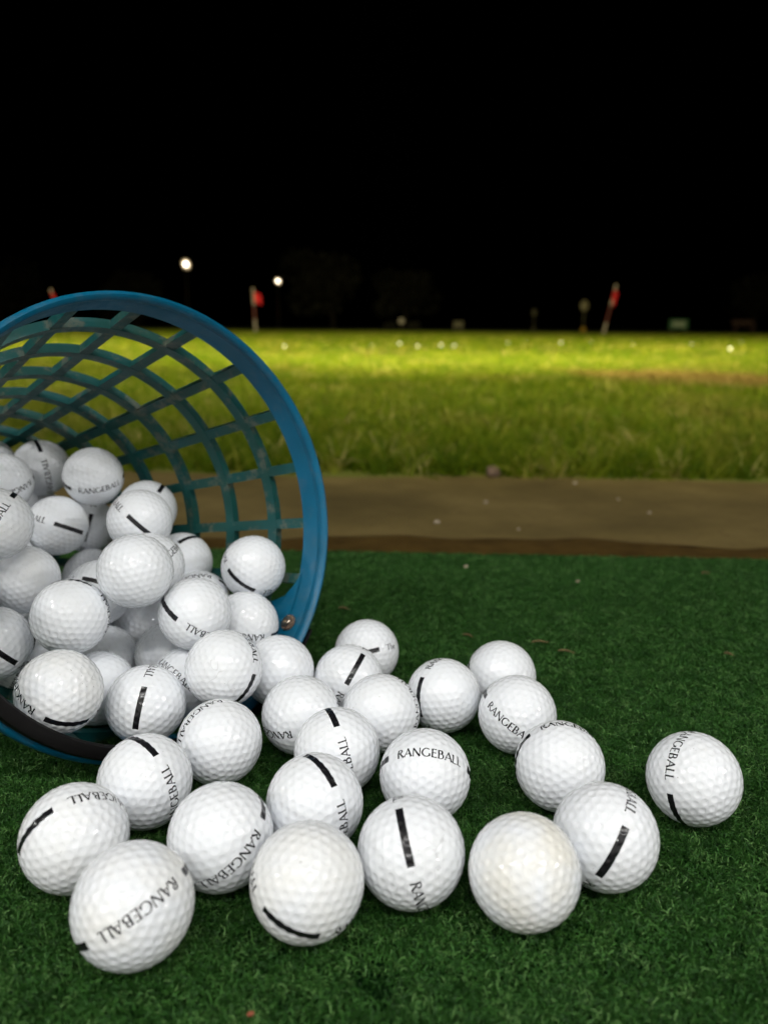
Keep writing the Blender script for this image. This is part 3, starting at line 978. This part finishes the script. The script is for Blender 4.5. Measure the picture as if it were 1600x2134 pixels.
STRAW = [((0.120, 0.5636, 0.0012), 0.014, 0.1, 'longest dry straw bit on the mat behind the rearmost right ball'),
         ((0.136, 0.5452, 0.0008), 0.013, -0.25, 'faint dry straw bit just in front of the longest one on the mat'),
         ((-0.0337, 0.6418, 0.0010), 0.010, -0.3, 'dry straw bit on the shaded mat beside the basket rim'),
         ((0.0664, 0.5770, 0.0010), 0.009, -0.5, 'dry straw bit on the mat left of the longest one'),
         ((0.2548, 0.5419, 0.0012), 0.007, -0.4, 'short reddish straw bit alone on the right side of the mat'),
         ((0.3277, 0.7643, 0.0010), 0.012, 0.3, 'curled straw bit near the far mat edge at right')]
for p, ln, az, lb in STRAW:
    mb = MB()
    pts = [(ln * (t - .5) * math.cos(az) - 0.12 * ln * math.sin(az) * math.sin(3 * t), ln * (t - .5) * math.sin(az) + 0.12 * ln * math.cos(az) * math.sin(3 * t),
            0.0006 * math.sin(5 * t)) for t in np.linspace(0, 1, 8)]
    mb.tube(pts, [0.0003, .0006, .0007, .0008, .0007, .0006, .0005, .0002], 6)
    tag(obj('straw_bit', mb.mesh('straw_bit', True), M_straw, loc=p), lb, 'straw', 'dry straw bits on the mat')

# ------------------------------------------------------------------ range field things
# balls lying far out on the field share one coarser mesh
FB = [((-1.348, 10.646, 0.361), 'far out golf ball on the lit grass nearest to the basket rim'),
      ((0.207, 11.719, 0.403), 'far golf ball on the field left of the bright pair'),
      ((0.434, 10.679, 0.362), 'far golf ball just left of the bright pair on the field'),
      ((0.788, 11.320, 0.387), 'left ball of the bright pair in the middle of the lit field'),
      ((0.960, 11.099, 0.379), 'right ball of the bright pair in the middle of the lit field'),
      ((2.191, 14.233, 0.500), 'dim far golf ball left of the twin balls near the pale pole'),
      ((2.615, 14.839, 0.523), 'dim far golf ball behind the one next to the pale pole line'),
      ((3.024, 13.728, 0.480), 'bright far golf ball left of the leaning flag foot'),
      ((3.979, 15.376, 0.544), 'faint far golf ball just left under the leaning flag'),
      ((4.277, 13.789, 0.482), 'far golf ball just right under the leaning flag'),
      ((6.132, 17.878, 0.640), 'farthest golf ball on the field, left of the green sign box'),
      ((5.300, 13.769, 0.482), 'far golf ball on the field below the green sign box'),
      ((4.414, 10.189, 0.343), 'bright far golf ball low at the right side of the field'),
      ((6.954, 15.584, 0.552), 'far golf ball at the right picture edge of the field'),
      ((-0.189, 11.292, 0.386), 'faint far golf ball on the grass right of the upright flag')]
bm = bmesh.new()
bmesh.ops.create_icosphere(bm, subdivisions=4, radius=R)
me_far = bpy.data.meshes.new('far_golf_ball')
bm.to_mesh(me_far)
bm.free()
me_far.polygons.foreach_set('use_smooth', np.ones(len(me_far.polygons), dtype=bool))
me_far.materials.append(M_ball)
for p, lb in FB:
    o = bpy.data.objects.new('golf_ball', me_far)
    COL.objects.link(o)
    o.location = (p[0], p[1], fz(p[0], p[1]) + (0.036 if 'bright' in lb else 0.016))
    o['yellowing'] = 0.1
    tag(o, lb, 'golf ball', 'golf balls lying far out on the range field')

M_white = mat('white_paint', (0.36, 0.31, 0.29), 0.5)
M_red = mat('red_paint', (0.42, 0.010, 0.014), 0.5)
M_dred = mat('dark_red_paint', (0.10, 0.006, 0.008), 0.5)
M_flag = mat('red_flag_cloth', (0.65, 0.012, 0.025), 0.8)
def flag_stick(foot, top, flag_dir, bands, label, fw=0.42, fh=0.34, rp=0.035):
    foot = np.array(foot)
    top = np.array(top)
    r = empty('flag_stick', tuple(foot))
    tag(r, label, 'golf flag', 'flags on the range field')
    ax_ = top - foot
    for (a, b, m) in bands:
        mb = MB()
        mb.tube([ax_ * a, ax_ * ((a + b) / 2), ax_ * b], rp, 12)
        o = obj('pole_section', mb.mesh('pole_section', True), m, parent=r)
        smooth_angle(o, 40)
    mb = MB()
    nu, nv = 12, 7
    P = []
    dv = ax_ / np.linalg.norm(ax_)
    for i in range(nu + 1):
        f = i / nu
        rowp = []
        for j in range(nv + 1):
            g = j / nv
            drop = 0.30 * f * f * fh
            p = ax_ * 0.90 - dv * (g * fh + drop) + np.array([flag_dir * (f * fw + rp), 0.05 * math.sin(5 * f + g), 0.0])
            rowp.append(p)
        P.append(rowp)
    mb.grid(P)
    back = [[p + np.array([0, 0.004, 0]) for p in q] for q in P]
    mb.grid(back)
    obj('flag', mb.mesh('flag', True), M_flag, parent=r)
    return r
flag_stick((-5.226, 32.176, fz(-5.2, 32.2)), (-5.30, 32.176, 2.90), 1, [(0, .30, M_white), (.30, .62, M_dred), (.62, 1.0, M_white)],
           'upright flag stick with red flag behind the basket rim', fw=0.27, fh=0.38, rp=0.040)
flag_stick((9.748, 35.747, fz(9.7, 35.7)), (10.20, 35.747, 3.46), 0.35, [(0, .24, M_white), (.24, .58, M_dred), (.58, .70, M_white), (.70, .88, M_red), (.88, 1.0, M_white)],
           'leaning red and white flag stick right of the middle of the field', fw=0.40, fh=0.62, rp=0.050)
flag_stick((-10.2, 25.403, fz(-10.2, 25.4)), (-10.56, 25.403, 2.24), 0.4, [(0, .22, M_white), (.22, .93, M_red), (.93, 1.0, M_white)],
           'flag stick leaning left, seen through the left top of the basket', fw=0.2, fh=0.3, rp=0.036)

# pale marker post with a round head, far out
M_post = mat('dim_post', (0.10, 0.09, 0.06), 0.7)
M_yel = mat('yellow_paint', (0.45, 0.26, 0.02), 0.6)
M_pale = mat('pale_paint', (0.22, 0.19, 0.12), 0.6)
def marker(x, y, h, rh, label, cat, mh, foot_m):
    r = empty('marker_post', (x, y, fz(x, y)))
    tag(r, label, cat)
    mb = MB()
    mb.tube([(0, 0, 0.3), (0, 0, h)], 0.05, 10)
    obj('post', mb.mesh('post', True), M_post, parent=r)
    mb = MB()
    mb.tube([(0, 0, -0.05), (0, 0, 0.3)], 0.16, 12)
    obj('foot', mb.mesh('foot'), foot_m, parent=r)
    mb = MB()
    mb.grid([[(rh * s * math.cos(t), 0.06 * c_, h + rh * 1.35 * s * math.sin(t)) for s, c_ in ((0.01, -1), (.8, -1), (1, -.5), (1, .5), (.8, 1), (0.01, 1))]
             for t in np.linspace(0, 2 * math.pi, 20, endpoint=False)], closed_u=True)
    o = obj('head', mb.mesh('head'), mh, parent=r)
    smooth_angle(o, 40)
    return r
marker(13.6, 55.0, 1.75, 0.27, 'pale oval marker on a thin dark post, left of the leaning flag', 'marker post', M_pale, M_yel)
marker(12.6, 68.0, 1.5, 0.22, 'faint dark marker post far left of the pale oval one', 'marker post', M_post, M_post)

# low sign boxes and benches at the far end of the range
M_gsign = mat('green_sign_paint', (0.03, 0.12, 0.055), 0.6)
M_wsign = mat('white_sign_paint', (0.28, 0.34, 0.28), 0.6)
def sign_board(x, y, w, h, m1, m2, label, lift=0.25):
    r = empty('sign_board', (x, y, fz(x, y)))
    tag(r, label, 'sign')
    mb = MB()
    mb.box((0, 0, lift + h / 2), (w, 0.10, h))
    obj('board', mb.mesh('board'), m1, parent=r)
    mb = MB()
    mb.box((0, -0.07, lift + h / 2), (w * 0.68, 0.03, h * 0.62))
    obj('panel', mb.mesh('panel'), m2, parent=r)
    for s in (-1, 1):
        mb = MB()
        mb.box((s * w * 0.38, 0.09, lift / 2), (0.08, 0.07, lift + 0.1))
        obj('leg', mb.mesh('leg'), M_post, parent=r)
    return r
sign_board(19.4, 53.0, 1.25, 0.62, M_gsign, M_wsign, 'low green bordered pale sign box right of the leaning flag')
sign_board(4.55, 50.0, 0.60, 0.36, M_post, M_post, 'tiny dim pale sign in the middle of the far field edge')
M_bench = mat('dim_brown_wood', (0.05, 0.022, 0.020), 0.7)
r = empty('bench', (24.4, 54.5, fz(24.4, 54.5)))
tag(r, 'dim brown low bench at the far edge of the field at right', 'bench')
for nm, cc, ss in (('seat', (0, 0, 0.45), (1.5, 0.4, 0.07)), ('backrest', (0, 0.22, 0.74), (1.5, 0.06, 0.26)), ('leg', (-0.6, 0, 0.2), (0.09, 0.36, 0.42)), ('leg', (0.6, 0, 0.2), (0.09, 0.36, 0.42))):
    mb = MB()
    mb.box(cc, ss)
    obj(nm, mb.mesh(nm), M_bench, parent=r)

# round pale disc sign between two low shrubs
r = empty('disc_sign', (1.15, 58.0, fz(1.15, 58.0)))
tag(r, 'small round pale disc sign standing between two dim low shrubs', 'sign')
mb = MB()
mb.tube([(0, 0.06, 0), (0, 0.06, 0.55)], 0.04, 8)
obj('post', mb.mesh('post', True), M_post, parent=r)
mb = MB()
mb.tube([(0, -0.03, 0.66), (0, 0.03, 0.66)], 0.21, 20)
obj('disc', mb.mesh('disc'), M_white, parent=r)

M_leaf = mat('dark_leaves', (0.05, 0.055, 0.02), 0.7)
oi = N(M_leaf, 'ShaderNodeNewGeometry')
link(M_leaf, ramp(M_leaf, noise(M_leaf, 0.9, 3, 0.6, oi.outputs['Position']), [(0.35, (0.007, 0.008, 0.003)), (0.7, (0.020, 0.016, 0.008))]), bsdf(M_leaf).inputs['Base Color'])
M_bark = rough_mat('bark', (0.015, 0.010, 0.007), (0.03, 0.02, 0.013), 6.0)
def crown_mesh(name, lobes, nleaf, size, seed):
    r = np.random.default_rng(seed)
    V, F = [], []
    for (cx, cy, cz, rx, rz), k in zip(lobes, nleaf):
        for _ in range(k):
            d = r.normal(size=3)
            d /= np.linalg.norm(d)
            q = np.array([cx, cy, cz]) + d * np.array([rx, rx, rz]) * r.uniform(0.55, 1.05) ** 0.6
            a, b = r.normal(size=3), r.normal(size=3)
            a /= np.linalg.norm(a)
            b -= a * (a @ b)
            b /= np.linalg.norm(b)
            s = size * r.uniform(0.6, 1.3)
            i = len(V)
            V += [q - a * s, q + b * s * 0.5, q + a * s, q - b * s * 0.5]
            F.append((i, i + 1, i + 2, i + 3))
    return mesh_from(name, V, F)
def tree(x, y, h, w, label, seed):
    r = np.random.default_rng(seed)
    z = 2.6 + S * (y - 95) * 0.6
    root = empty('tree', (x, y, z))
    tag(root, label, 'tree', 'trees beyond the far end of the range')
    mb = MB()
    mb.tube([(0, 0, -0.3), (0.1, 0, h * .2), (-.1, .1, h * .45), (.1, 0, h * .8)], [h * .035, h * .028, h * .02, h * .006], 9)
    for k in range(5):
        a = r.uniform(0, 6.28)
        z0 = h * r.uniform(.25, .5)
        mb.tube([(0, 0, z0), (math.cos(a) * w * .25, math.sin(a) * w * .25, z0 + h * .12), (math.cos(a) * w * .42, math.sin(a) * w * .42, z0 + h * .28)], [h * .014, h * .009, h * .003], 6)
    obj('trunk', mb.mesh('trunk', True), M_bark, parent=root)
    lobes = []
    for k in range(9):
        a = r.uniform(0, 6.28)
        d = r.uniform(0.1, .36) * w
        zz = h * r.uniform(.40, .82)
        rr = w * r.uniform(.16, .27)
        lobes.append((math.cos(a) * d, math.sin(a) * d, zz, rr, rr * .8))
    lobes.append((0, 0, h * .72, w * .34, h * .24))
    obj('crown', crown_mesh('crown', lobes, [260] * 9 + [700], h * .035, seed), M_leaf, parent=root)
tree(-6.5, 98.0, 10.2, 11.0, 'tallest dim tree right of the two floodlight poles', 1)
tree(2.5, 101.0, 8.4, 9.0, 'lower dim tree beside the tallest one, above the round disc sign', 2)
tree(-31.0, 100.0, 8.0, 10.0, 'dim tree behind the first floodlight pole', 3)
tree(-50.0, 104.0, 9.0, 12.0, 'dim tree at the far left behind the basket', 4)
tree(47.0, 102.0, 8.5, 10.0, 'dim tree at the far right picture edge', 5)
for x, lb, sd in ((0.35, 'dim low shrub left of the round disc sign', 21), (2.05, 'dim low shrub right of the round disc sign', 22)):
    root = empty('shrub', (x, 58.4, fz(x, 58.4)))
    tag(root, lb, 'shrub', 'low shrubs at the far end of the range')
    obj('foliage', crown_mesh('foliage', [(0, 0, .28, .5, .34), (.2, .1, .40, .32, .26), (-.25, 0, .3, .3, .22)], [260, 140, 140], .07, sd), M_leaf, parent=root)
    mb = MB()
    mb.tube([(0, 0, -.05), (0.02, 0, .2), (0, 0, .45)], [.04, .03, .01], 6)
    obj('stem', mb.mesh('stem', True), M_bark, parent=root)

# floodlight masts at the far end, burning
M_glow = bpy.data.materials.new('lamp_glass')
M_glow.use_nodes = True
b = bsdf(M_glow)
b.inputs['Base Color'].default_value = (0.9, 0.85, 0.7, 1)
b.inputs['Emission Color'].default_value = (1.0, 0.86, 0.60, 1)
# bright burner; emission painted dimmer and warmer outward for a soft glow
gc_ = N(M_glow, 'ShaderNodeAttribute', attribute_name='bowl')
link(M_glow, ramp(M_glow, gc_.outputs['Fac'], [(0.0, (1.0, 0.93, 0.78)), (0.55, (1.0, 0.80, 0.50)), (1.0, (1.0, 0.55, 0.24))]), b.inputs['Emission Color'])
pw = math_(M_glow, 'POWER', math_(M_glow, 'SUBTRACT', 1.0, gc_.outputs['Fac']), 2.6)
link(M_glow, math_(M_glow, 'ADD', math_(M_glow, 'MULTIPLY', pw, 20.0), 0.05), b.inputs['Emission Strength'])
try:
    M_glow.cycles.emission_sampling = 'NONE'
except Exception:
    pass
M_mast = mat('galvanised_mast', (0.016, 0.013, 0.010), 0.8)
M_house = mat('lamp_housing', (0.04, 0.035, 0.03), 0.6)
def mast(x, y, ztop, label, w):
    z = fz(x, y) if y < 90 else 2.6
    r = empty('floodlight_mast', (x, y, z))
    tag(r, label, 'floodlight', 'floodlight masts at the far end of the range')
    h = ztop - z
    mb = MB()
    mb.tube([(0, 0, -0.2), (0, 0, h * .5), (0, 0, h)], [.13, .10, .07], 12)
    obj('pole', mb.mesh('pole', True), M_mast, parent=r)
    mb = MB()
    mb.box((0, 0.16, h), (w * 1.05, 0.3, w * 1.25))
    obj('lamp_housing', mb.mesh('lamp_housing'), M_house, parent=r)
    mb = MB()
    mb.grid([[(w * .5 * s * math.cos(t) - 0.10 * s * math.sin(t), -0.02 - 0.06 * (1 - s), h + w * .62 * s * math.sin(t)) for s in (0.02, .33, .66, 1.0)]
             for t in np.linspace(0, 2 * math.pi, 24, endpoint=False)], closed_u=True)
    lm = mb.mesh('lens', True)
    at_ = lm.attributes.new('bowl', 'FLOAT', 'POINT')
    at_.data.foreach_set('value', [(0.0, .33, .66, 1.0)[i % 4] for i in range(len(lm.vertices))])
    obj('lens', lm, M_glow, parent=r)
mast(-19.7, 80.0, 9.08, 'left and higher of two burning floodlights in the distance', 0.85)
mast(-12.4, 93.0, 8.73, 'right and lower of two burning floodlights in the distance', 0.62)
